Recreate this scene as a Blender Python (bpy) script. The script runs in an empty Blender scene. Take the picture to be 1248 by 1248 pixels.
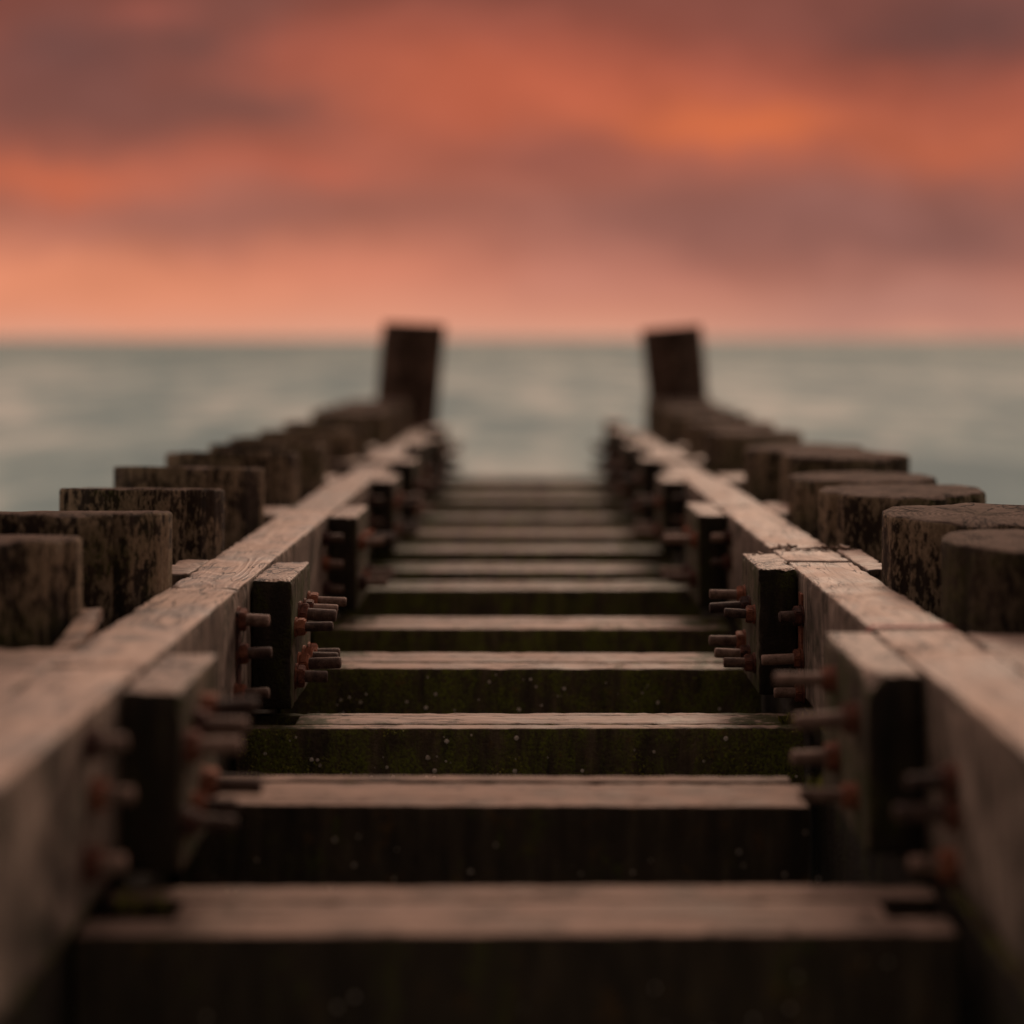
import bpy, bmesh, math, random
from mathutils import Vector, Matrix, noise

random.seed(7)
SC = bpy.context.scene
COL = SC.collection
F = 2000.0            # focal length in photo pixels (1248 wide)
VX, VY = 641.0, 430.0 # where the groyne's long lines meet
HZ = 412.0            # horizon row
CH = 1.75             # eye height above the water
SL = (VY - HZ) / F    # the groyne runs slightly downhill to the sea

def wz(d, Y): return CH - d - SL * Y
def W(x, Y, d): return Vector((x, Y, wz(d, Y)))

# ------------------------------------------------------------------ nodes
class T:
    def __init__(s, tree):
        s.t = tree; s.t.nodes.clear()
    def n(s, kind, ins=None, out=0, **props):
        nd = s.t.nodes.new('ShaderNode' + kind)
        for k, v in props.items(): setattr(nd, k, v)
        for k, v in (ins or {}).items():
            sk = nd.inputs[k]
            if isinstance(v, bpy.types.NodeSocket): s.t.links.new(v, sk)
            else: sk.default_value = v
        return nd.outputs[out] if len(nd.outputs) else None
    def m(s, op, a, b=0.0, c=None, clamp=False):
        ins = {0: a, 1: b}
        if c is not None: ins[2] = c
        return s.n('Math', ins, operation=op, use_clamp=clamp)
    def vm(s, op, a, b=(0, 0, 0)):
        return s.n('VectorMath', {0: a, 1: b}, operation=op)
    def mix(s, f, a, b, mode='MIX'):
        nd = s.t.nodes.new('ShaderNodeMix'); nd.data_type = 'RGBA'; nd.blend_type = mode
        for k, v in ((0, f), (6, a), (7, b)):
            if isinstance(v, bpy.types.NodeSocket): s.t.links.new(v, nd.inputs[k])
            else: nd.inputs[k].default_value = (*v, 1) if (k > 0 and len(v) == 3) else v
        return nd.outputs[2]
    def ss(s, x, lo, hi, a=0.0, b=1.0):
        return s.n('MapRange', {0: x, 1: lo, 2: hi, 3: a, 4: b}, interpolation_type='SMOOTHSTEP')
    def ramp(s, f, stops):
        nd = s.t.nodes.new('ShaderNodeValToRGB'); e = nd.color_ramp.elements
        while len(e) < len(stops): e.new(0.5)
        for q, (p, c) in zip(e, stops):
            q.position = p; q.color = (*c, 1) if len(c) == 3 else c
        s.t.links.new(f, nd.inputs[0]); return nd.outputs[0]
    def noise(s, vec, scale, detail=4, rough=.55, dist=0.0, col=False):
        return s.n('TexNoise', {'Vector': vec, 'Scale': scale, 'Detail': detail, 'Roughness': rough,
                                'Distortion': dist}, out=1 if col else 0)

def g3(v): return (v, v, v)

def new_mat(name):
    m = bpy.data.materials.new(name); m.use_nodes = True
    return m, T(m.node_tree)

def finish(t, col, rough, height=None, dist=.004, strength=1.0, spec=.3):
    ins = {'Base Color': col, 'Roughness': rough, 'Specular IOR Level': spec}
    if height is not None:
        ins['Normal'] = t.n('Bump', {'Height': height, 'Distance': dist, 'Strength': strength})
    b = t.n('BsdfPrincipled', ins)
    t.n('OutputMaterial', {'Surface': b})

def coords(t, scale=(1, 1, 1), off=True):
    v = t.n('TexCoord', out=3)
    if off:
        r = t.n('ObjectInfo', out=5)
        o = t.vm('SCALE', (37.0, 21.0, 53.0)); o.node.inputs['Scale'].default_value = 1.0
        t.t.links.new(r, o.node.inputs['Scale'])
        v = t.vm('ADD', v, o)
    if scale != (1, 1, 1): v = t.vm('MULTIPLY', v, scale)
    return v

def wood(name, axis, dark, mid, light, algae=0.0, ends=0, acol=(.012, .014, .006), rough=.62, curl=3.0, bump=1.0, spec=.3):
    """weathered sawn timber, grain along one axis, with checks, knots and algae stains"""
    m, t = new_mat(name)
    lo = {'X': (.05, 1, 1), 'Y': (1, .05, 1), 'Z': (1, 1, .05)}[axis]
    md = {'X': (.25, 1, 1), 'Y': (1, .25, 1), 'Z': (1, 1, .25)}[axis]
    base = coords(t)
    vl = t.vm('MULTIPLY', base, lo); vm_ = t.vm('MULTIPLY', base, md)
    fine = t.noise(vl, 260, 6, .65)
    strk = t.noise(vl, 60, 5, .6)
    blot = t.noise(base, 9, 5, .6)
    # cathedral grain: contour lines of a stretched noise
    ring = t.noise(vm_, 5.5, 2, .4, .3)
    rg = t.m('FRACT', t.m('MULTIPLY', ring, 16.0))
    rg = t.ss(t.m('ABSOLUTE', t.m('SUBTRACT', rg, .5)), .16, .5)
    # drying checks
    ck = t.noise(t.vm('MULTIPLY', base, {'X': (.12, 1, 1), 'Y': (1, .12, 1), 'Z': (1, 1, .12)}[axis]), 42, 3, .5, .4)
    ck = t.m('ABSOLUTE', t.m('SUBTRACT', ck, .5))
    ck = t.ss(ck, .004, .018)
    gate = t.ss(t.noise(base, 6, 3), .46, .6)
    ck = t.m('MAXIMUM', ck, gate)
    f = t.m('ADD', t.m('MULTIPLY', fine, .35), t.m('MULTIPLY', strk, .45))
    f = t.m('ADD', f, t.m('MULTIPLY', rg, .12 * curl / 3))
    f = t.m('ADD', f, t.m('MULTIPLY', t.m('SUBTRACT', blot, .5), 1.15))
    col = t.ramp(f, [(.22, dark), (.46, mid), (.72, light)])
    col = t.mix(t.m('SUBTRACT', 1.0, ck), col, tuple(c * .18 for c in dark))
    if algae > 0:
        a = t.noise(base, 13, 6, .68)
        if ends:
            ax = t.m('ABSOLUTE', t.n('SeparateXYZ', {0: t.n('TexCoord', out=3)}, out=0))
            a = t.m('ADD', a, t.ss(ax, .22, .5, 0, ends))
        a = t.ss(a, .62 - algae * .5, .74 - algae * .35)
        col = t.mix(a, col, acol)
    h = t.m('ADD', t.m('MULTIPLY', fine, .5), t.m('MULTIPLY', rg, .22 * curl / 3))
    h = t.m('ADD', h, t.m('MULTIPLY', strk, .5))
    h = t.m('ADD', h, t.m('MULTIPLY', ck, .8))
    rr = t.n('MapRange', {0: blot, 1: .3, 2: .7, 3: rough - .14, 4: rough + .16})
    finish(t, col, rr, h, .0035 * bump, .9, spec)
    return m

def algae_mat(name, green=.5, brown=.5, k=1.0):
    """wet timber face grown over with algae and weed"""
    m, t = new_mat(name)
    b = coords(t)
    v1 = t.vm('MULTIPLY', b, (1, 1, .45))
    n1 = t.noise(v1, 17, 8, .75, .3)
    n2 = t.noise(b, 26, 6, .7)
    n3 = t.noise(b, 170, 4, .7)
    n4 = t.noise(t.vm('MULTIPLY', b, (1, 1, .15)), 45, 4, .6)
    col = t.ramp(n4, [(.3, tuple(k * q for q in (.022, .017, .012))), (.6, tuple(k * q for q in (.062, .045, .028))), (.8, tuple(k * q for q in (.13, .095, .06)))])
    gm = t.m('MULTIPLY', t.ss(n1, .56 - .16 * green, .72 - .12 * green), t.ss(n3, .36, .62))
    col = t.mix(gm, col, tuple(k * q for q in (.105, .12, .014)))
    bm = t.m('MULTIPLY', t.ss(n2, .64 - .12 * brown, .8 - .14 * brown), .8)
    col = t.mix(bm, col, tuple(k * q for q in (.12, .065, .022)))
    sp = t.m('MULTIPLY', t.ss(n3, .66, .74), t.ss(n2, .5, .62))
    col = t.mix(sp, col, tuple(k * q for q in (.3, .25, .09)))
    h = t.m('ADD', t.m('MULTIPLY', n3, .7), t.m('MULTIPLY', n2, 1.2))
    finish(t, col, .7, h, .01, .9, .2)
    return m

def pile_side(name, gain=1.0):
    """old round pile: dark stained skin with pale flaking lichen patches in vertical streaks"""
    m, t = new_mat(name)
    b = coords(t)
    v = t.vm('MULTIPLY', b, (1, 1, .38)); vs = t.vm('MULTIPLY', b, (1, 1, .05))
    n1 = t.noise(v, 100, 6, .75, .2)
    n2 = t.noise(b, 7, 4, .6)
    n3 = t.noise(v, 210, 4, .7)
    st = t.noise(vs, 30, 4, .6)
    col = t.ramp(st, [(.3, (.008, .006, .004)), (.62, (.036, .025, .017))])
    p = t.m('ADD', n1, t.m('MULTIPLY', t.m('SUBTRACT', n2, .5), .55))
    p = t.m('ADD', p, t.m('MULTIPLY', t.m('SUBTRACT', st, .5), .25))
    msk = t.ss(p, .485, .525)
    pale = t.ramp(n3, [(.3, (.09 * gain, .067 * gain, .038 * gain)), (.7, (.33 * gain, .25 * gain, .165 * gain))])
    col = t.mix(t.m('MULTIPLY', msk, .92), col, pale)
    gm = t.m('MULTIPLY', t.ss(t.noise(b, 5, 4), .5, .64), t.ss(n3, .42, .6))
    col = t.mix(t.m('MULTIPLY', gm, .7), col, (.05, .055, .01))
    h = t.m('ADD', t.m('MULTIPLY', n1, .8), t.m('MULTIPLY', n3, .35))
    h = t.m('ADD', h, t.m('MULTIPLY', st, .9))
    finish(t, col, .8, h, .008, 1.0, .15)
    return m

def end_grain(name, dark, light, scale=55, off=(0, 0, 0), algae=.3, spec=.25, rough=.6):
    m, t = new_mat(name)
    b = t.n('TexCoord', out=3)
    bo = t.vm('ADD', b, off)
    w = t.n('TexWave', {'Vector': bo, 'Scale': scale, 'Distortion': 2.2, 'Detail': 3, 'Detail Scale': .6},
            out=1, wave_type='RINGS', rings_direction='Z')
    n = t.noise(b, 38, 6, .65); n3 = t.noise(b, 220, 4, .7)
    sx = t.t.nodes.new('ShaderNodeSeparateXYZ'); t.t.links.new(bo, sx.inputs[0])
    ang = t.m('ARCTAN2', sx.outputs[1], sx.outputs[0])
    rad = t.m('SQRT', t.m('ADD', t.m('MULTIPLY', sx.outputs[0], sx.outputs[0]), t.m('MULTIPLY', sx.outputs[1], sx.outputs[1])))
    cr = t.noise(t.n('CombineXYZ', {0: t.m('MULTIPLY', ang, 2.6), 1: t.m('MULTIPLY', rad, 5.0), 2: t.n('ObjectInfo', out=5)}), 1.0, 4, .6)
    cr = t.ss(t.m('ABSOLUTE', t.m('SUBTRACT', cr, .5)), .004, .022)
    f = t.m('ADD', t.m('MULTIPLY', w, .24), t.m('MULTIPLY', n, .72))
    f = t.m('ADD', f, t.m('MULTIPLY', t.m('SUBTRACT', n3, .5), .35))
    col = t.ramp(f, [(.26, dark), (.66, light)])
    a = t.ss(t.noise(b, 10, 5, .6), .66 - algae * .3, .8 - algae * .3)
    col = t.mix(t.m('MULTIPLY', a, .6), col, (.04, .032, .02))
    col = t.mix(cr, tuple(c * .3 for c in dark), col)
    h = t.m('ADD', t.m('ADD', t.m('MULTIPLY', w, .3), t.m('MULTIPLY', n3, .6)), t.m('MULTIPLY', cr, .8))
    finish(t, col, rough, h, .003, .9, spec)
    return m

def rust_mat(name, c1, c2, c3):
    m, t = new_mat(name)
    b = coords(t)
    n = t.noise(b, 70, 6, .7); n2 = t.noise(b, 380, 3, .7)
    rv = t.m('MULTIPLY', t.m('SUBTRACT', t.n('ObjectInfo', out=5), .5), .34)
    col = t.ramp(t.m('ADD', rv, t.m('ADD', t.m('MULTIPLY', n, .75), t.m('MULTIPLY', n2, .25))), [(.32, c1), (.5, c2), (.7, c3)])
    finish(t, col, .72, t.m('ADD', n, t.m('MULTIPLY', n2, .6)), .0022, .9, .3)
    return m

M = {}
DK, MD, LT = (.085, .058, .044), (.272, .188, .143), (.42, .305, .235)
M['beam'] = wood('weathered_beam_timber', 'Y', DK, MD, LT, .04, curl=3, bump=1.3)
M['beam_dark'] = wood('dark_beam_timber', 'Y', (.06, .042, .031), (.21, .142, .106), (.36, .255, .195), .16, acol=(.05, .04, .025), curl=3, bump=1.4)  # darker, blotchier version of the beam timber for the far lengths
M['plank'] = wood('weathered_plank_timber', 'X', (.10, .072, .055), (.235, .168, .134), (.34, .25, .2), .10, spec=.15, bump=.7, ends=.2, acol=(.035, .036, .012))
M['post'] = wood('end_post_timber', 'Z', (.026, .015, .011), (.085, .052, .038), (.19, .12, .088), .05, spec=.1, rough=.85)
M['plank_dry'] = wood('smooth_plank_timber', 'X', (.13, .092, .072), (.225, .16, .128), (.31, .225, .18), 0, bump=.5, spec=.1, rough=.75, curl=2)
M['plank_dark'] = wood('dark_plank_timber', 'X', (.06, .045, .033), (.17, .125, .098), (.30, .215, .17), .22, ends=.3, acol=(.03, .034, .012))  # darker plank tone with more algae, for most of the far cross beams
M['block_side'] = wood('block_timber_side', 'Z', (.028, .022, .015), (.075, .06, .038), (.16, .122, .083), .36, acol=(.032, .038, .009), rough=.7)
M['block_top'] = end_grain('block_end_grain', (.04, .028, .02), (.37, .27, .21), 42, (.12, .05, 0), .25)
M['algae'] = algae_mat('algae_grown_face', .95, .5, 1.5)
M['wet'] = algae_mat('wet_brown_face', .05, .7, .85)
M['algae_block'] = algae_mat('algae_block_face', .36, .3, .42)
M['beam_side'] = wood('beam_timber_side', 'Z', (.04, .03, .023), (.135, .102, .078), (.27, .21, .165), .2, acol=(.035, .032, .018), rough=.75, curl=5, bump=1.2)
M['pile'] = pile_side('stained_pile_skin', 1.0)
M['pile_dark'] = pile_side('dark_pile_skin', .4)
M['pile_top'] = end_grain('pile_end_grain', (.026, .018, .014), (.135, .095, .074), 30, (.02, .03, 0), .5, .04, .85)
M['rust'] = rust_mat('rusted_bolt_steel', (.022, .011, .008), (.085, .05, .036), (.23, .15, .115))
M['rust_nut'] = rust_mat('rusted_nut_steel', (.022, .008, .006), (.11, .036, .021), (.27, .095, .048))
M['barnacle'] = rust_mat('barnacle_shell', (.5, .43, .35), (.72, .62, .52), (.85, .76, .67))
M['splinter'] = wood('splintered_wood', 'X', (.06, .04, .03), (.22, .15, .11), (.4, .28, .21), 0)
m_, t_ = new_mat('red_marker_paint'); 
nn = t_.noise(coords(t_), 60, 5, .7)
finish(t_, t_.ramp(nn, [(.3, (.20, .07, .05)), (.7, (.34, .045, .04))]), .6, nn, .001); M['red'] = m_
m_, t_ = new_mat('moss_leaf')
nn = t_.noise(coords(t_), 35, 4, .7)
finish(t_, t_.ramp(nn, [(.35, (.07, .075, .012)), (.5, (.16, .165, .02)), (.7, (.26, .23, .045))]), .7, None, spec=.2); M['moss'] = m_

# ------------------------------------------------------------------ mesh helpers
def link(name, me, parent=None, loc=None, mats=()):
    o = bpy.data.objects.new(name, me); COL.objects.link(o)
    for m in mats: me.materials.append(M[m] if isinstance(m, str) else m)
    if parent: o.parent = parent
    if loc is not None: o.location = loc
    return o

def to_mesh(name, bm, smooth=True):
    me = bpy.data.meshes.new(name); bm.to_mesh(me); bm.free()
    if smooth:
        for p in me.polygons: p.use_smooth = True
    return me

def tag(o, label=None, cat=None, group=None, kind=None):
    if label: o['label'] = label
    if cat: o['category'] = cat
    if group: o['group'] = group
    o['kind'] = kind or 'thing'
    if len(o.get('label', 'a b c d').split()) > 16: raise ValueError(o['label'])
    return o

def timber(lo, hi, step=.025, bevel=.005, amp=.0016, chip=.004, seed=0, shear=0.0, chamfer=None):
    """sawn timber between two corners (local), with worn arrises; material 0 top, 1 ends facing +-Y, 2 faces +-X, 3 bottom"""
    bm = bmesh.new()
    bmesh.ops.create_cube(bm, size=1)
    lo, hi = Vector(lo), Vector(hi); c = (lo + hi) / 2; s = hi - lo
    for v in bm.verts: v.co = Vector((v.co.x * s.x, v.co.y * s.y, v.co.z * s.z)) + c
    if chamfer:                                    # one knocked-off upper front corner
        cx, cy, cz = chamfer
        k = Vector((lo.x, lo.y, hi.z))
        p1, p2, p3 = k + Vector((cx, 0, 0)), k + Vector((0, cy, 0)), k - Vector((0, 0, cz))
        no = (p2 - p1).cross(p3 - p1).normalized()
        if no.dot(k - p1) < 0: no = -no
        bmesh.ops.bisect_plane(bm, geom=bm.verts[:] + bm.edges[:] + bm.faces[:], plane_co=p1, plane_no=no, clear_outer=True)
        bmesh.ops.holes_fill(bm, edges=[e for e in bm.edges if e.is_boundary])
    bmesh.ops.bevel(bm, geom=list(bm.edges), offset=bevel, segments=2, affect='EDGES', profile=.6, clamp_overlap=True)
    for ax in range(3):
        n = max(1, min(70, int(s[ax] / step)))
        for k in range(1, n):
            p = [0, 0, 0]; p[ax] = lo[ax] + s[ax] * k / n
            no = [0, 0, 0]; no[ax] = 1
            bmesh.ops.bisect_plane(bm, geom=bm.verts[:] + bm.edges[:] + bm.faces[:], plane_co=p, plane_no=no)
    bm.normal_update()
    for f in bm.faces:
        n = f.normal
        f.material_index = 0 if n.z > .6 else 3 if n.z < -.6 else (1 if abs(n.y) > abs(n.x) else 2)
    sv = Vector((seed * 3.17, seed * 1.31, seed * 7.7))
    mv = {}
    for v in bm.verts:
        q = v.co + sv
        d = amp * .55 * noise.noise(q * 9) + amp * .5 * noise.noise(q * 60)
        e = sorted(min(abs(v.co[a] - lo[a]), abs(v.co[a] - hi[a])) for a in range(3))
        if e[1] < bevel * 1.3:
            d -= chip * .9 * max(0, noise.noise(q * 24) - .12) + chip * .7 * max(0, noise.noise(q * 80))
        mv[v] = v.co + v.normal * d
    for v, co in mv.items(): v.co = co
    for v in bm.verts: v.co.z -= shear * v.co.y
    return to_mesh('timber', bm)

# rusted stud with threads, pointing along +X; nut is a separate mesh
def stud_mesh(length, r=.0103, n=14):
    bm = bmesh.new(); prof = []
    x = -.012
    while x < length - .003:
        prof.append((x, r)); prof.append((x + .0013, r * .93)); x += .0026
    prof += [(length - .002, r * .95), (length, r * .8)]
    rows = []
    for i, (px, pr) in enumerate(prof):
        rows.append([bm.verts.new((px, pr * math.cos(2 * math.pi * k / n) * (1 + .03 * noise.noise(Vector((i * .3, k, 0)))),
                                   pr * math.sin(2 * math.pi * k / n))) for k in range(n)])
    for a, b in zip(rows, rows[1:]):
        for k in range(n): bm.faces.new((a[k], a[(k + 1) % n], b[(k + 1) % n], b[k]))
    bm.faces.new(rows[-1]); bm.faces.new(list(reversed(rows[0])))
    bmesh.ops.recalc_face_normals(bm, faces=bm.faces[:])
    return to_mesh('stud', bm)

def nut_mesh(r=.0195, th=.018):
    bm = bmesh.new()
    def hexring(x, rr): return [bm.verts.new((x, rr * math.cos(math.pi / 3 * k), rr * math.sin(math.pi / 3 * k))) for k in range(6)]
    def circ(x, rr, n=18): return [bm.verts.new((x, rr * math.cos(2 * math.pi * k / n), rr * math.sin(2 * math.pi * k / n))) for k in range(n)]
    a, b = hexring(.0035, r), hexring(th, r)
    bm.faces.new(list(reversed(a))); top = bm.faces.new(b)
    for k in range(6): bm.faces.new((a[k], a[(k + 1) % 6], b[(k + 1) % 6], b[k]))
    bmesh.ops.bevel(bm, geom=list(bm.edges), offset=.0022, segments=2, affect='EDGES')
    c, d = circ(-.0005, r * 1.06), circ(.0034, r * 1.04)          # washer under the nut
    bm.faces.new(d); bm.faces.new(list(reversed(c)))
    for k in range(18): bm.faces.new((c[k], c[(k + 1) % 18], d[(k + 1) % 18], d[k]))
    bmesh.ops.recalc_face_normals(bm, faces=bm.faces[:])
    bmesh.ops.subdivide_edges(bm, edges=[e for e in bm.edges if e.calc_length() > .012], cuts=2, use_grid_fill=True)
    for v in bm.verts:
        v.co += v.normal * .0009 * noise.noise(v.co * 160)
    return to_mesh('nut', bm, smooth=False)

STUDS = {}
NUT = nut_mesh(); NUT.materials.append(M['rust_nut'])
def bolt(parent, local, side, length=.07, rs=1.0):
    """side +1: stud points to +X (left timbers), -1: to -X"""
    key = round(length, 3)
    if key not in STUDS:
        STUDS[key] = stud_mesh(key); STUDS[key].materials.append(M['rust'])
    b = bpy.data.objects.new('bolt', STUDS[key]); COL.objects.link(b); b.parent = parent
    b.location = local
    b.rotation_euler = (random.uniform(0, 6), random.uniform(-.06, .06), (0 if side > 0 else math.pi) + random.uniform(-.08, .08))
    b.scale = (1, rs, rs)
    n = bpy.data.objects.new('nut', NUT); COL.objects.link(n); n.parent = b
    n.scale = (random.uniform(.85, 1.15), 1, 1)
    n.rotation_euler = (random.uniform(0, 1), 0, 0)
    return b

ORD = ['first', 'second', 'third', 'fourth', 'fifth', 'sixth', 'seventh', 'eighth', 'ninth', 'tenth', 'eleventh',
       'twelfth', 'thirteenth', 'fourteenth']

# ------------------------------------------------------------------ long beams
BW, BH, TOP = .125, .222, .40
XI = {-1: .487, 1: .500}           # inner faces
SN = {-1: 'left', 1: 'right'}
beam_cuts = {-1: [.75, 2.10, 2.80, 4.19, 5.28, 6.02, 6.80, 8.9], 1: [.75, 2.20, 3.15, 4.25, 5.28, 6.12, 6.80, 8.9]}
# bolts through the beams: (photo column/row of the nut -> station Y, depth d, length)
beam_bolts = {-1: [(1.817, .434, .026), (1.845, .497, .028), (1.812, .565, .026), (2.772, .450, .036), (2.770, .508, .040), (2.745, .572, .040),
                   (3.93, .445, .03), (3.93, .505, .03), (3.93, .565, .03), (5.03, .45, .03), (5.03, .52, .03)],
              1: [(1.91, .497, .040), (1.90, .534, .055), (1.91, .597, .035), (2.965, .475, .025), (2.965, .552, .056), (2.955, .612, .035),
                  (4.0, .45, .03), (4.0, .51, .03), (5.06, .45, .03), (5.06, .52, .03)]}
beam_note = {-1: ['blurred pinkish grey top', 'short stretch', 'rippled cracked grain on top', 'worn grey top', 'worn grey top', 'blurred worn top', 'blurred worn top'],
             1: ['broad blurred pinkish top', 'red mark drawn across it', 'smooth pale brown top', 'worn grey top', 'worn grey top', 'blurred worn top', 'blurred worn top']}
for s in (-1, 1):
    cuts = beam_cuts[s]
    for i, (y0, y1) in enumerate(zip(cuts, cuts[1:])):
        a, b = y0 + (.013 if (s, i) == (1, 1) else .004), y1 - .004
        x0, x1 = sorted((s * XI[s], s * (XI[s] + BW)))
        dz = random.uniform(-.002, .002) if i < 4 else (.012, -.004, .018, .006)[i % 4]
        org = W((x0 + x1) / 2, a, TOP + BH + dz)
        me = timber((x0 - org.x, 0, 0), (x1 - org.x, b - a, BH), .018, .006, .0022, .010, seed=i * 2 + s, shear=SL)
        o = link('longitudinal_beam', me, loc=org, mats=('beam' if i < 3 else 'beam_dark', 'beam_side', 'beam_side', 'algae'))
        tag(o, f'{SN[s]} long beam, {ORD[i]} length from the viewer, {beam_note[s][i]}', 'beam',
            'long beams bolted along both sides of the groyne')
        for (Y, d, L) in beam_bolts[s]:
            if a < Y < b:
                bolt(o, (s * XI[s] - org.x, Y - a, wz(d, Y) - org.z), -s, L + .018, random.uniform(.92, 1.05))
        for (ps, pY) in ((-1, 2.768), (1, 2.975)):
            if ps == s and a < pY < b:
                me = timber((-.004, -.016, 0), (.004, .016, .165), .012, .001, .0008, .001, seed=17 + s)
                p = link('steel_plate', me, o, (s * XI[s] - org.x, pY - a, wz(.600, pY) - org.z), ('rust_nut',) * 4)
                p['label'] = 'rusty plate under the bolts'
        if s == 1 and i == 1:       # red line drawn over the beam
            bm = bmesh.new()
            Yr = 2.385 - a
            pts = []
            for (px, pz) in ((-BW / 2 - .0035, BH - .075), (-BW / 2 - .0035, BH - .004), (-BW / 2 + .004, BH + .0035), (BW / 2 - .01, BH + .0035), (BW/2 - .002, BH + .0008)):
                k = .012 * (1 - (pz - BH + .075) / .08) if px < -BW / 2 else 0
                pts.append([bm.verts.new((px, Yr + q + k * .3, pz - SL * Yr)) for q in (-.007, .007)])
            for p, q in zip(pts, pts[1:]): bm.faces.new((p[0], p[1], q[1], q[0]))
            ex = bmesh.ops.extrude_face_region(bm, geom=bm.faces[:])
            for v in [g for g in ex['geom'] if isinstance(g, bmesh.types.BMVert)]: v.co.z -= .0015; v.co.x += .001
            bmesh.ops.recalc_face_normals(bm, faces=bm.faces[:])
            r = link('red_mark', to_mesh('red_mark', bm, False), o, mats=('red',)); r['label'] = 'faded red line painted over the top and down the inner face'

# ------------------------------------------------------------------ blocks bolted to the beams
blocks = {-1: [(1.966, 2.21), (2.90, 3.155), (4.02, 4.32), (5.13, 5.42), (5.86, 6.12), (6.60, 6.86), (7.25, 7.5), (7.8, 8.05), (8.35, 8.6)],
          1: [(2.05, 2.36), (3.012, 3.25), (4.06, 4.40), (5.13, 5.42), (5.97, 6.22), (6.60, 6.86), (7.25, 7.5), (7.8, 8.05), (8.35, 8.6)]}
tops = {-1: [.405, .401, .402, .402, .39, .37, .385, .36, .38], 1: [.401, .397, .402, .402, .39, .375, .36, .37, .35]}
bnote = {-1: ['blurred dark bolted block nearest the viewer', 'sharp dark block with speckled top and eight rusty bolts',
              'mossy block with rusty bolts just behind the sharp one'],
         1: ['nearest blurred block with chamfered corner and four bolts', 'sharp mossy block with curved grain and six rusty bolts',
             'mossy block with rusty bolts just behind the sharp one']}
fb = {(-1, 0): [(2.0, .480, .045), (2.05, .466, .045), (2.10, .456, .056), (1.985, .567, .045), (2.04, .563, .040), (2.10, .552, .055)],
      (-1, 1): [(2.945, .492, .053), (2.995, .476, .052), (3.06, .476, .050), (3.115, .470, .052), (2.945, .580, .046), (2.985, .566, .055), (3.05, .566, .053), (3.12, .573, .050)],
      (1, 0): [(2.27, .452, .060), (2.12, .472, .060), (2.25, .554, .052), (2.12, .573, .05)],
      (1, 1): [(3.20, .472, .050), (3.135, .483, .054), (3.062, .488, .044), (3.20, .562, .048), (3.13, .575, .056), (3.055, .577, .046)]}
for s in (-1, 1):
    for i, (y0, y1) in enumerate(blocks[s]):
        w = .073 if i < 4 else random.uniform(.07, .11)
        xi, xo = s * (XI[s] - w), s * (XI[s] - .0015)
        x0, x1 = sorted((xi, xo))
        tp = tops[s][i]; bot = .630 + random.uniform(-.004, .006)
        org = W((x0 + x1) / 2, y0, bot)
        me = timber((x0 - org.x, 0, 0), (x1 - org.x, y1 - y0, bot - tp), .010, .005, .002, .010, seed=50 + i * 2 + s,
                    shear=SL, chamfer=(.024, .09, .030) if (s == 1 and i == 0) else None)
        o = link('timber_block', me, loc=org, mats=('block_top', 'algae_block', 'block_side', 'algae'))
        note = bnote[s][i] if i < 3 else f'small blurred bolted block, {ORD[i]} from the viewer'
        tag(o, f'{note}, on the {SN[s]} beam', 'timber block', 'bolted blocks along the inner sides of the beams')
        bl = fb.get((s, i))
        if bl is None:
            bl = []
            for k in range(2 if i > 3 else 3):
                for d in (.475, .567):
                    bl.append((y0 + .05 + k * .085 + random.uniform(-.01, .01), d + random.uniform(-.008, .008), random.uniform(.048, .06)))
        for (Y, d, L) in bl:
            bolt(o, (xi - org.x, Y - y0, wz(d, Y) - org.z), -s, L + .018 + random.uniform(-.008, .006), random.uniform(.86, 1.14))

# outer packing blocks between beam and piles
outer = {-1: [(1.90, 2.235, .19, .402), (2.985, 3.20, .062, .402), (4.06, 4.30, .11, .402), (5.13, 5.40, .17, .399), (5.88, 6.12, .16, .392), (6.62, 6.86, .15, .385)],
         1: [(2.02, 2.345, .21, .400), (3.02, 3.32, .052, .398), (4.10, 4.38, .10, .401), (5.13, 5.42, .17, .399), (5.97, 6.22, .16, .392), (6.62, 6.86, .15, .385)]}
onote = ['wide blurred packing block nearest the viewer', 'short packing block with a bleached rough top', 'third packing block from the viewer, grey topped',
         'fourth packing block from the viewer, blurred', 'fifth packing block from the viewer, small and blurred', 'sixth packing block from the viewer, small and blurred']
for s in (-1, 1):
    for i, (y0, y1, w, tp) in enumerate(outer[s]):
        x0, x1 = sorted((s * (XI[s] + BW + .002), s * (XI[s] + BW + w)))
        bh = .06 if i == 1 else .12
        org = W((x0 + x1) / 2, y0, tp + bh)
        me = timber((x0 - org.x, 0, 0), (x1 - org.x, y1 - y0, bh), .014, .005, .0035, .011, seed=90 + i * 2 + s, shear=SL)
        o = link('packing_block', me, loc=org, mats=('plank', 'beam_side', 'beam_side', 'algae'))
        tag(o, f'{onote[i]}, between {SN[s]} beam and piles', 'packing block', 'packing blocks between beams and piles')

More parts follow.
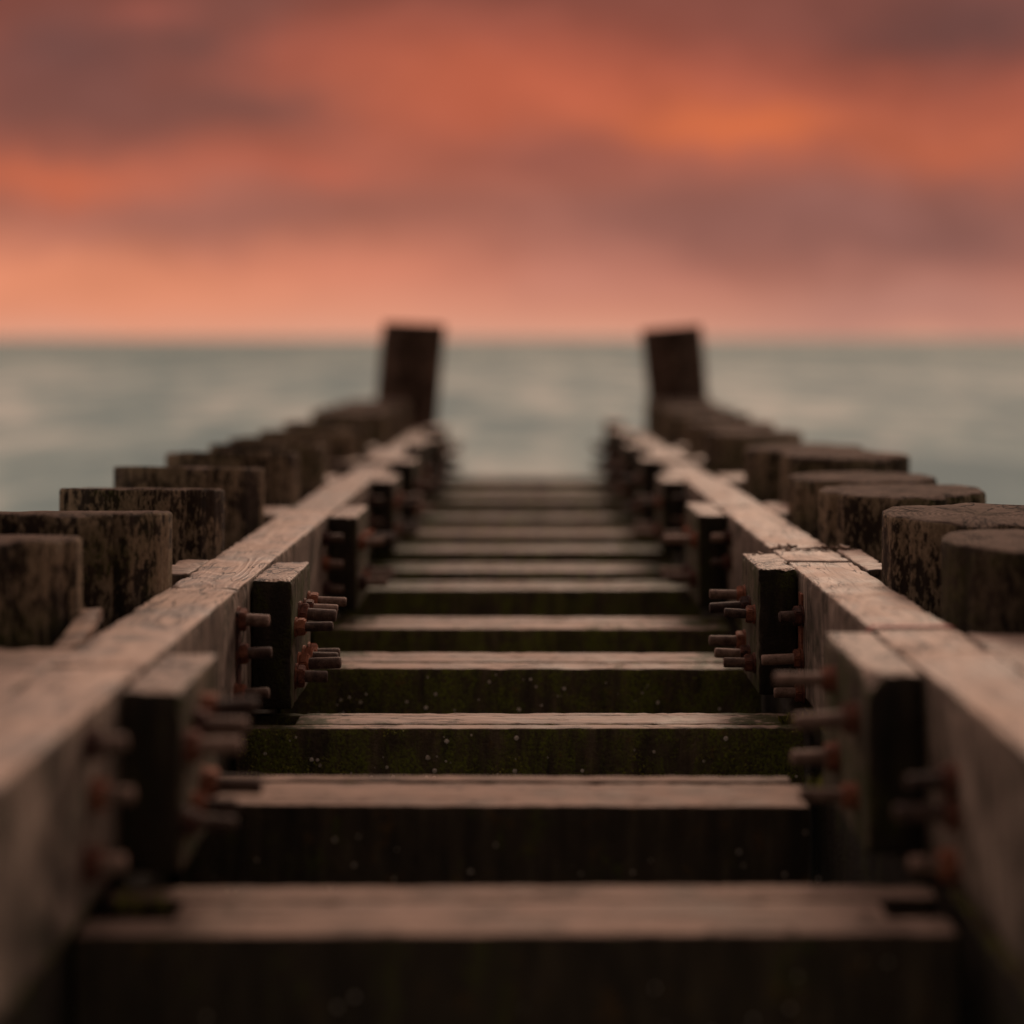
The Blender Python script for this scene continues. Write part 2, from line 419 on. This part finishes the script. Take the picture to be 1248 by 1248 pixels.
# splintered wedges lying beside the beams
def wedge(name, loc, size, rot, label, seed):
    me = timber((-size[0] / 2, -size[1] / 2, 0), (size[0] / 2, size[1] / 2, size[2]), .008, .002, .004, .006, seed=seed)
    o = link(name, me, loc=loc, mats=('splinter',) * 4); o.rotation_euler = rot
    tag(o, label, 'wedge', 'splintered wedges beside the beams'); return o
wedge('wooden_wedge', W(.668, 2.875, .447), (.06, .19, .018), (0, .12, .42), 'thin splintered wedge under the bleached packing block outside the right beam', 301)
wedge('wooden_wedge', W(-.640, 2.36, .412), (.035, .20, .02), (.1, -.1, .08), 'pale splintered wedge lying along the outer edge of the left beam', 303)
wedge('wooden_wedge', W(-.648, 2.965, .450), (.06, .12, .016), (0, .1, -.2), 'small dark wedge under the packing block outside the left beam', 305)

# loose chips on the right beam joint
crnd = random.Random(11)
chip_spots = [(.505 + .15 * k / 21 + crnd.uniform(-.004, .004), 3.318 + crnd.uniform(-.012, .012), crnd.uniform(.006, .014)) for k in range(22)] + [(.462, 3.235, .009), (.447, 3.22, .006)]
for k, (x, y, r) in enumerate(chip_spots):
    bm = bmesh.new()
    bmesh.ops.create_icosphere(bm, subdivisions=1, radius=1)
    for v in bm.verts:
        q = v.co.copy()
        v.co = Vector((q.x * r * random.uniform(.8, 1), q.y * r * .55, q.z * r * .30 + .25 * r * abs(q.x) * (k % 3))) * (1 + .5 * noise.noise(q * 1.7 + Vector((k * 5, 0, 0))))
    o = link('wood_chip', to_mesh('chip', bm, False), loc=W(x, y, .398 - r * .2), mats=('splinter',))
    o.rotation_euler = (random.uniform(-.2, .2), random.uniform(-.3, .3), random.uniform(-.8, .8))
    tag(o, 'crumbly brown wood chip lying on the right beam behind the sharp bolted block', 'wood chip', 'loose wood chips on the right beam')

# ------------------------------------------------------------------ cross beams (laminated of three planks)
# front edge Y, back edge Y, depth of top, front height
cross = [(1.831, 1.990, .650), (2.345, 2.505, .650), (2.850, 2.975, .650), (3.370, 3.550, .650), (3.870, 4.045, .650), (4.530, 4.700, .650),
         (4.895, 5.090, .650), (5.400, 5.600, .650), (5.860, 6.100, .648), (6.370, 6.640, .645), (7.150, 7.320, .648), (7.80, 7.97, .65), (8.45, 8.62, .652)]
bm = bmesh.new()
n = 9; rows = []
for (rr, hh) in ((1.0, 0), (.93, .35), (.62, .8), (.38, .78), (.30, .45)):
    rows.append([bm.verts.new((rr * math.cos(2 * math.pi * k / n) * (1 + .12 * (k % 2)), -hh, rr * math.sin(2 * math.pi * k / n) * (1 + .12 * (k % 2)))) for k in range(n)])
for a, b in zip(rows, rows[1:]):
    for k in range(n): bm.faces.new((a[k], b[k], b[(k + 1) % n], a[(k + 1) % n]))
bm.faces.new(rows[-1])
bmesh.ops.recalc_face_normals(bm, faces=bm.faces[:])
BARN = to_mesh('barnacle', bm); BARN.materials.append(M['barnacle'])

cnote = ['nearest cross beam, blurred, with a dark slot at each end', 'second cross beam from the viewer, blurred pink top over a black face',
         'third cross beam, sharp, moss on its dark face and pale barnacles', 'fourth cross beam, sharp, split top and barnacled brown face']
for i, (y0, y1, d) in enumerate(cross):
    hgt = .30
    e = W(0, y0, d + hgt)
    root = bpy.data.objects.new('cross_beam', None); COL.objects.link(root); root.location = e + Vector((0, 0, random.uniform(-.003, .003))); root.rotation_euler = (random.uniform(-.006, .006), random.uniform(-.003, .003), random.uniform(-.004, .004))
    root.empty_display_size = .1
    note = cnote[i] if i < 4 else f'{ORD[i]} cross beam from the viewer, grey top over a dark wet face'
    tag(root, note + (' between the long beams' if len(note.split()) < 12 else ''), 'cross beam', 'cross beams between the two sides')
    t = y1 - y0 if i < 5 else min(y1 - y0, .15)
    j = lambda a: random.uniform(-a, a)
    fr = (.40, .26, .34) if i in (0, 2) else (.42, .24, .34)
    if i == 2: parts = [(0, .030), (.034, t - .026), (t - .023, t)]
    elif i == 3: parts = [(0, .062), (.073, t - .05), (t - .049, t)]
    elif i == 0: parts = [(0, .052), (.0525, t - .045), (t - .0445, t)]
    elif i == 1: parts = [(0, .045), (.048, t - .03), (t - .0295, t)]
    else: parts = [(0, t * .4), (t * .4 + .003, t * .7), (t * .7 + .002, t)]
    for k, (a, b) in enumerate(parts):
        xl, xr = -.505, .484
        if k == 1:
            xl, xr = (-.405, .418) if i == 0 else (-.40 - abs(j(.03)), .452 if i == 2 else .41 + abs(j(.03)))
        if k == 2: xl, xr = -.50, (.49 if i != 1 else .40)
        if i == 1: xl, xr = -.495, min(xr, .405 + .01 * k)
        hz = hgt + (j(.0025) if k else 0)
        me = timber((xl, a, 0), (xr, b, hz), .016, .003, .001, .0035, seed=150 + i * 3 + k)
        link('plank', me, root, mats=('plank_dry' if i < 2 else 'plank' if i < 5 or i == 8 else 'plank_dark',) + (('wet',) if i < 2 else ('algae',)) * 3)
    if i < 4:
        nb = (18, 22, 70, 60)[i]
        cl = [(random.uniform(-.45, .42), random.uniform(.03, .12)) for _ in range(9)]
        for q in range(nb):
            x = random.uniform(-.46, .44); z = hgt - random.uniform(.015, .15 if i != 0 else .24)
            if random.random() < .6:
                c0 = random.choice(cl); x, z = c0[0] + random.gauss(0, .03), hgt - min(.15, max(.012, c0[1] + random.gauss(0, .015)))
            b = bpy.data.objects.new('barnacle', BARN); COL.objects.link(b); b.parent = root
            r = random.choice((random.uniform(.0014, .0024), random.uniform(.0024, .0044))) if i >= 2 else random.uniform(.0016, .0034)
            b.scale = (r, r, r); b.location = (x, .0012, z); b.rotation_euler = (random.uniform(-.3, .3), random.uniform(0, 6), random.uniform(-.3, .3))
    if i in (2, 3, 4):
        bm = bmesh.new()
        for q in range(9000 if i == 2 else 5000):
            x = random.uniform(-.50, .47); z = hgt - random.uniform(.002, .15)
            dens = noise.noise(Vector((x * 7, z * 9, i * 4.1))) + .5 * noise.noise(Vector((x * 23, z * 20, i)))
            if dens < -.02 + (.08 if i > 2 else 0): continue
            r = random.uniform(.0015, .0042)
            c = Vector((x, -random.uniform(.0005, .004), z))
            u = Vector((random.uniform(-1, 1), random.uniform(-.8, .1), random.uniform(-1, 1))).normalized()
            w2 = u.cross(Vector((random.uniform(-1, 1), random.uniform(-1, 1), random.uniform(-1, 1)))).normalized()
            vs = [bm.verts.new(c), bm.verts.new(c + u * r * .6 + w2 * r * .35), bm.verts.new(c + u * r * 1.4), bm.verts.new(c + u * r * .6 - w2 * r * .35)]
            bm.faces.new(vs)
        mo = link('moss', to_mesh('moss', bm, False), root, mats=('moss',)); mo['kind'] = 'stuff'

# lower long beams added under the cross beam ends to hide the bright sea
for s in (-1, 1):
    x0, x1 = sorted((s * .512, s * .61))
    org = W((x0 + x1) / 2, .75, 1.0)
    me = timber((x0 - org.x, 0, 0), (x1 - org.x, 8.2, .345), .12, .006, .003, .006, seed=210 + s, shear=SL)
    o = link('added_lower_beam', me, loc=org, mats=('algae', 'algae', 'algae_block', 'algae'))
    tag(o, f'added dark algae covered lower beam closing the bright gap beneath the {SN[s]} long beam', 'beam', 'added lower beams under the sides')

# algae tuft at the end of the second cross beam
def tuft(loc, n, hmax, label, seed):
    rnd = random.Random(seed); bm = bmesh.new()
    for q in range(n):
        x, y = rnd.uniform(-.03, .03), rnd.uniform(-.02, .02); h = rnd.uniform(.3, 1) * hmax
        a = rnd.uniform(0, 6.28); dx, dy = math.cos(a) * h * .45, math.sin(a) * h * .45; wv = .0009
        p = Vector((x, y, 0)); sd = Vector((-math.sin(a), math.cos(a), 0)) * wv
        m1 = p + Vector((dx * .35, dy * .35, h * .65)); tip = p + Vector((dx, dy, h))
        v = [bm.verts.new(p - sd), bm.verts.new(p + sd), bm.verts.new(m1 + sd * .8), bm.verts.new(m1 - sd * .8), bm.verts.new(tip)]
        bm.faces.new(v[:4]); bm.faces.new((v[3], v[2], v[4]))
    o = link('weed_tuft', to_mesh('tuft', bm, False), loc=loc, mats=('moss',))
    tag(o, label, 'weed')
tuft(W(.445, 2.43, .652), 160, .028, 'green weed tuft at the right end of the second cross beam', 3)
tuft(W(.478, 2.90, .652), 90, .02, 'small green weed tuft at the right end of the third cross beam', 5)
tuft(W(-.45, 1.93, .652), 60, .02, 'dark weed tuft in the left slot of the nearest cross beam', 6)

# ------------------------------------------------------------------ round piles
def pile_mesh(R, top, bottom, slope=0.0, tiltx=0.0, seed=0, taper=.0, split=None, nseg=128, lean=0.0, rough=1.0):
    """local: axis on the origin, z from bottom (0) to top-bottom"""
    bm = bmesh.new(); H = top - bottom; rows = []
    cr_ = random.Random(int(seed * 100) + 5)
    cracks = [(cr_.uniform(-math.pi, 0), cr_.uniform(.005, .014), cr_.uniform(.05, .09), H - cr_.uniform(.12, .45)) for _ in range(4)]
    hs = [0, H * .4, H * .7] + [H - .42 + .03 * k for k in range(14)] + [H - .006]
    hs = sorted(h for h in hs if h >= 0)
    def rad(a, h):
        q = Vector((math.cos(a) * 1.4 + seed * 3.1, math.sin(a) * 1.4, h * .25))
        q2 = Vector((math.cos(a) * 7 + seed, math.sin(a) * 7, h * 1.6 + seed))
        q3 = Vector((math.cos(a) * 24 + seed, math.sin(a) * 24, h * 4))
        r = R * (1 + .05 * noise.noise(q)) + rough * (.005 * noise.noise(q2) + .002 * noise.noise(q3)) + taper * (H - h) * .02
        if split is not None:
            da = abs((a - split + math.pi) % (2 * math.pi) - math.pi)
            r -= .026 * max(0, 1 - da / .1)
        for (ca, cd, cw, ch) in cracks:
            da = abs((a + .05 * noise.noise(Vector((h * 6, ca, seed))) - ca + math.pi) % (2 * math.pi) - math.pi)
            r -= cd * max(0, 1 - da / cw) * (1 if h > ch else 0)
        return r
    def top_z(x, y): return slope * y + tiltx * x
    for h in hs:
        row = []
        for k in range(nseg):
            a = 2 * math.pi * k / nseg; r = rad(a, h); x, y = r * math.cos(a), r * math.sin(a)
            f = max(0, min(1, (h - (H - .45)) / .45))
            row.append(bm.verts.new((x + lean * h, y, h + f * top_z(x, y))))
        rows.append(row)
    for (sc, dz) in ((.992, -.0022), (.968, 0), (.84, .0), (.7, .0), (.55, .0), (.4, 0), (.25, 0), (.1, 0)):
        row = []
        for k in range(nseg):
            a = 2 * math.pi * k / nseg; r = rad(a, H) * sc; x, y = r * math.cos(a), r * math.sin(a)
            bump = .0022 * noise.noise(Vector((x * 18 + seed, y * 18, 1))) * (1 if sc < .98 else .4) - (.012 * max(0, noise.noise(Vector((x * 11, y * 11 + seed, 5))) - .1) if sc > .9 else 0)
            row.append(bm.verts.new((x + lean * H, y, H + dz + top_z(x, y) + bump)))
        rows.append(row)
    for i, (a, b) in enumerate(zip(rows, rows[1:])):
        for k in range(nseg):
            f = bm.faces.new((a[k], a[(k + 1) % nseg], b[(k + 1) % nseg], b[k]))
            f.material_index = 1 if i >= len(hs) else 0
    f = bm.faces.new(rows[-1]); f.material_index = 1
    return to_mesh('pile', bm)

# inner edge column (photo px) or inner x in metres, Y, depth of top centre, diameter
piles = {-1: [(92, 2.45, .276, .36), (204, 2.80, .272, .36), (271, 3.40, .281, .327), (319, 3.91, .273, .345), (363, 4.53, .276, .36), (396, 5.14, .287, .355),
              (None, 5.62, .290, .34), (None, 6.12, .290, .36), (None, 6.68, .285, .34), (None, 7.6, .272, .36), (None, 8.05, .268, .36), (None, 8.5, .265, .36), (None, 8.9, .262, .34)],
         1: [(1153, 2.55, .292, .36), (1080, 2.88, .281, .35), (1000, 3.565, .297, .356), (963, 3.97, .299, .347), (951, 4.45, .274, .345), (None, 4.95, .284, .35),
             (None, 5.95, .286, .35), (None, 6.65, .283, .36), (None, 7.4, .278, .36), (None, 7.95, .272, .36), (None, 8.45, .265, .36), (None, 8.9, .255, .36)]}
left_in = {6: .675, 7: .63, 8: .64}
pnote = {-1: ['blurred brown pile nearest the viewer at the photo edge', 'sharp pile with a vertical crack and pale flaking patches', 'round topped pile with blotchy lichen, third from the viewer'],
         1: ['dark blurred pile with a reddish rim, nearest the viewer', 'wide sharp pile with growth rings on its top', 'large round pile with a split down its side']}
for s in (-1, 1):
    for i, (px, Y, d, D) in enumerate(piles[s]):
        R = D / 2
        if px is not None: xin = abs(px - VX) * Y / F
        else: xin = left_in.get(i, .635) if s < 0 else (.667 if i == 5 else .65)
        bottom = -1.2
        top = wz(d, Y)
        dark = (s > 0 and i in (0,))
        split = None
        if s == 1 and i == 2: split = math.radians(-68)
        if s == -1 and i == 1: split = math.radians(-100)
        me = pile_mesh(R, top, bottom, slope=-.09 if (s < 0 and i < 9) else random.uniform(-.012, .012), tiltx=random.uniform(-.02, .02), seed=i * 2.3 + s, split=split)
        o = link('timber_pile', me, loc=(s * (xin + R), Y, bottom), mats=('pile_dark' if dark else 'pile', 'pile_top'))
        o.rotation_euler = (0, 0, 0)
        note = pnote[s][i] if i < 3 else f'stained round timber pile, {ORD[i]} from the viewer'
        tag(o, f'{note}, in the {SN[s]} row', 'pile', f'round piles of the {SN[s]} row')

# tall leaning end posts
Yp = 9.35
def tall(xtop, xbot, ytop, width, label, seed):
    # axis leans in X; columns given in photo pixels at the top and at row 510
    top = wz((ytop - VY) * Yp / F, Yp); low = wz((510 - VY) * Yp / F, Yp)
    xt, xb = (xtop - VX) * Yp / F, (xbot - VX) * Yp / F
    lean = (xt - xb) / (top - low); bottom = -1.2
    me = pile_mesh(width * Yp / F / 2, top, bottom, slope=.02, tiltx=-.05 if seed == 71 else .09, seed=seed, lean=lean, rough=2.2)
    o = link('tall_post', me, loc=(xt - lean * (top - bottom), Yp, bottom), mats=('post', 'pile_top'))
    tag(o, label, 'post', 'tall posts at the seaward end')
tall(505.5, 495, 394, 76, 'tall dark post at the far left end, leaning right against the sea', 71)
tall(818.5, 829, 399, 72, 'tall dark post at the far right end, leaning left against the sea', 73)

# ------------------------------------------------------------------ sea
bm = bmesh.new(); rows = []
ys = [-14 + 1.2 * k for k in range(12)]
y = ys[-1]
while y < 5200:
    y += max(.35, y * .022); ys.append(y)
nx = 150
for y in ys:
    half = max(26, y * .75 + 20); row = []
    for k in range(nx + 1):
        x = (2 * k / nx - 1) * half
        fade = 1 / (1 + max(0, y) / 220)
        q = Vector((x * .05, y * .32, 0))
        h = (.10 * noise.noise(q) + .05 * noise.noise(Vector((x * .16, y * .8, 3))) + .025 * noise.noise(Vector((x * .7, y * 1.7, 7)))) * fade
        row.append(bm.verts.new((x, y, h)))
    rows.append(row)
for a, b in zip(rows, rows[1:]):
    for k in range(nx): bm.faces.new((a[k], a[k + 1], b[k + 1], b[k]))
m, t = new_mat('sea_water')
b = t.n('TexCoord', out=3)
n0 = t.noise(t.vm('MULTIPLY', b, (.05, .012, 1)), 1, 4, .6, .3)
n1 = t.noise(t.vm('MULTIPLY', b, (.20, .065, 1)), 1, 4, .6, .4)
n2 = t.noise(t.vm('MULTIPLY', b, (.5, .17, 1)), 1, 5, .65, .3)
n3 = t.noise(t.vm('MULTIPLY', b, (1.2, .6, 1)), 1, 4, .65)
sy = t.n('SeparateXYZ', {0: b}, out=1)
far = t.ss(sy, 18, 200)
w = t.m('ADD', t.m('MULTIPLY', t.ss(n0, .42, .58), .3), t.m('ADD', t.m('MULTIPLY', t.ss(n1, .42, .58), .38), t.m('MULTIPLY', t.ss(n2, .42, .58), .32)))
near_c = t.ramp(w, [(.12, (.17, .245, .255)), (.45, (.27, .35, .34)), (.85, (.50, .53, .485))])
far_c = t.ramp(w, [(.12, (.135, .20, .205)), (.45, (.195, .265, .255)), (.85, (.31, .37, .34))])
col = t.mix(far, near_c, far_c)
foam = t.m('MULTIPLY', t.ss(n3, .5, .62), t.ss(n2, .52, .64))
foam = t.m('MULTIPLY', foam, t.ss(sy, 16, 70, .8, .2))
col = t.mix(foam, col, (.62, .60, .55))
h = t.m('ADD', n1, t.m('MULTIPLY', n2, .4))
finish(t, col, .75, h, .25, .6, .012)
sea = link('sea', to_mesh('sea', bm), mats=(m,)); sea['kind'] = 'structure'

# ------------------------------------------------------------------ sky
wd = bpy.data.worlds.new('World'); SC.world = wd; wd.use_nodes = True
t = T(wd.node_tree)
dirv = t.n('TexCoord', out=0)
sp = t.t.nodes.new('ShaderNodeSeparateXYZ'); t.t.links.new(dirv, sp.inputs[0])
dx, dy, dz = sp.outputs
yy = t.m('MAXIMUM', dy, .12)
u = t.m('DIVIDE', dx, yy); v = t.m('DIVIDE', dz, yy)
uv = t.n('CombineXYZ', {0: u, 1: v, 2: 0.0})
wp = t.noise(t.vm('MULTIPLY', uv, (7, 13, 1)), 1.0, 3, .5, 0, col=True)
wp2 = t.noise(t.vm('MULTIPLY', uv, (18, 30, 1)), 1.0, 3, .5, 0, col=True)
wsc = t.vm('MULTIPLY', t.vm('SUBTRACT', wp, (.5, .5, .5)), (.10, .05, 0))
wsc2 = t.vm('MULTIPLY', t.vm('SUBTRACT', wp2, (.5, .5, .5)), (.035, .02, 0))
uvw = t.vm('ADD', t.vm('ADD', uv, wsc), wsc2)
sw = t.t.nodes.new('ShaderNodeSeparateXYZ'); t.t.links.new(uvw, sw.inputs[0])
def lin(c): return tuple(((x / 255) / 12.92 if x < 10 else ((x / 255 + .055) / 1.055) ** 2.4) for x in c)
# evening gradient from the horizon up (tangent of elevation)
vb = t.m('DIVIDE', v, .22)
col = t.ramp(vb, [(0.0, lin((230, 164, 138))), (.07, lin((230, 150, 122))), (.18, lin((216, 128, 102))), (.36, lin((176, 101, 82))),
                  (.6, lin((184, 92, 68))), (.8, lin((172, 84, 64))), (.95, lin((136, 71, 59)))])
def blob(col, px, py, rx, ry, c, k):
    cu, cv = (px - VX) / F, (HZ - py) / F
    a = t.m('DIVIDE', t.m('SUBTRACT', sw.outputs[0], cu), rx / F)
    b2 = t.m('DIVIDE', t.m('SUBTRACT', sw.outputs[1], cv), ry / F)
    r2 = t.m('ADD', t.m('MULTIPLY', a, a), t.m('MULTIPLY', b2, b2))
    g = t.m('POWER', 2.71828, t.m('MULTIPLY', r2, -1.0))
    return t.mix(t.m('MULTIPLY', g, k), col, lin(c))
for B in [(60, 345, 330, 60, (240, 146, 108), .75), (1130, 290, 330, 90, (132, 86, 80), .85), (840, 275, 260, 55, (150, 95, 86), .65), (250, 262, 240, 36, (152, 95, 84), .65),
          (60, 222, 140, 26, (218, 108, 72), .85), (350, 212, 120, 18, (200, 100, 76), .7), (300, 128, 190, 42, (124, 76, 68), .9), (90, 140, 170, 60, (126, 76, 68), .8),
          (70, 60, 150, 70, (112, 70, 66), .9), (240, 45, 110, 44, (114, 70, 64), .9), (330, 5, 70, 30, (122, 72, 64), .7), (190, 15, 60, 20, (166, 86, 72), .7),
          (480, 95, 90, 60, (196, 98, 70), .6), (640, 105, 190, 45, (206, 100, 70), .8), (880, 148, 140, 30, (222, 110, 66), .95),
          (1160, 180, 160, 36, (198, 98, 66), .75), (1180, 25, 240, 60, (108, 66, 62), .95), (900, 20, 160, 40, (136, 74, 64), .6), (690, 188, 130, 26, (156, 88, 76), .7), (560, 40, 180, 36, (164, 84, 68), .4),
          (1120, 385, 260, 45, (188, 128, 114), .75), (700, 345, 140, 40, (206, 134, 116), .5)]:
    col = blob(col, *B)
col = t.mix(.10, col, (.22, .14, .115))
cn = t.noise(t.vm('MULTIPLY', uvw, (11, 20, 1)), 1.0, 5, .55)
col = t.mix(t.ss(v, .0, .05, 0, 1), col, t.mix(1.0, col, t.ramp(cn, [(.3, g3(.86)), (.7, g3(1.12))]), 'MULTIPLY'))
col = t.mix(1.0, col, (.98, 1.035, 1.03), 'MULTIPLY')
# sky above the frame: cloud sheet brightened seaward to light the tops; darker landward
nish = t.n('TexSky', sky_type='NISHITA', sun_disc=False, sun_elevation=math.radians(28), sun_rotation=math.radians(10))
front_up = t.mix(1.0, t.mix(1.0, nish, g3(.012), 'MULTIPLY'), (1.34, .93, .77), 'ADD')
up = t.mix(t.ss(dy, -.25, .55), (.27, .195, .165), front_up)
sky = t.mix(t.ss(dz, .24, .42), col, up)
back = t.ss(dy, -.05, .22)
low_back = t.mix(t.ss(dz, .1, .5), (.10, .072, .06), up)
sky = t.mix(back, low_back, sky)
bg = t.n('Background', {'Color': sky, 'Strength': 1.0})
t.n('OutputWorld', {'Surface': bg})

# soft low sun behind the cloud sheet, out over the sea
ld = bpy.data.lights.new('sun', 'SUN'); ld.energy = 1.5; ld.angle = math.radians(14); ld.color = (1, .70, .50)
lo = bpy.data.objects.new('sun', ld); COL.objects.link(lo)
lo.rotation_euler = (math.radians(-62), 0, math.radians(-10))   # light travels from the sea (+Y, above) towards the viewer
lo.location = (0, 4, 6)

# ------------------------------------------------------------------ camera
cd = bpy.data.cameras.new('camera'); co = bpy.data.objects.new('camera', cd); COL.objects.link(co)
co.location = (0, 0, CH); co.rotation_euler = (math.radians(90), 0, 0)
cd.sensor_width = 24; cd.sensor_fit = 'HORIZONTAL'; cd.lens = 24 * F / 1248
cd.shift_x = -(VX - 624) / 1248; cd.shift_y = -(624 - HZ) / 1248
cd.clip_start = .05; cd.clip_end = 12000
cd.dof.use_dof = True; cd.dof.focus_distance = 3.0; cd.dof.aperture_fstop = .70
SC.camera = co
vs = SC.view_settings; vs.view_transform = 'Standard'; vs.look = 'None'; vs.exposure = 0; vs.gamma = 1
SC.cycles.use_denoising = True
SC.cycles.max_bounces = 6
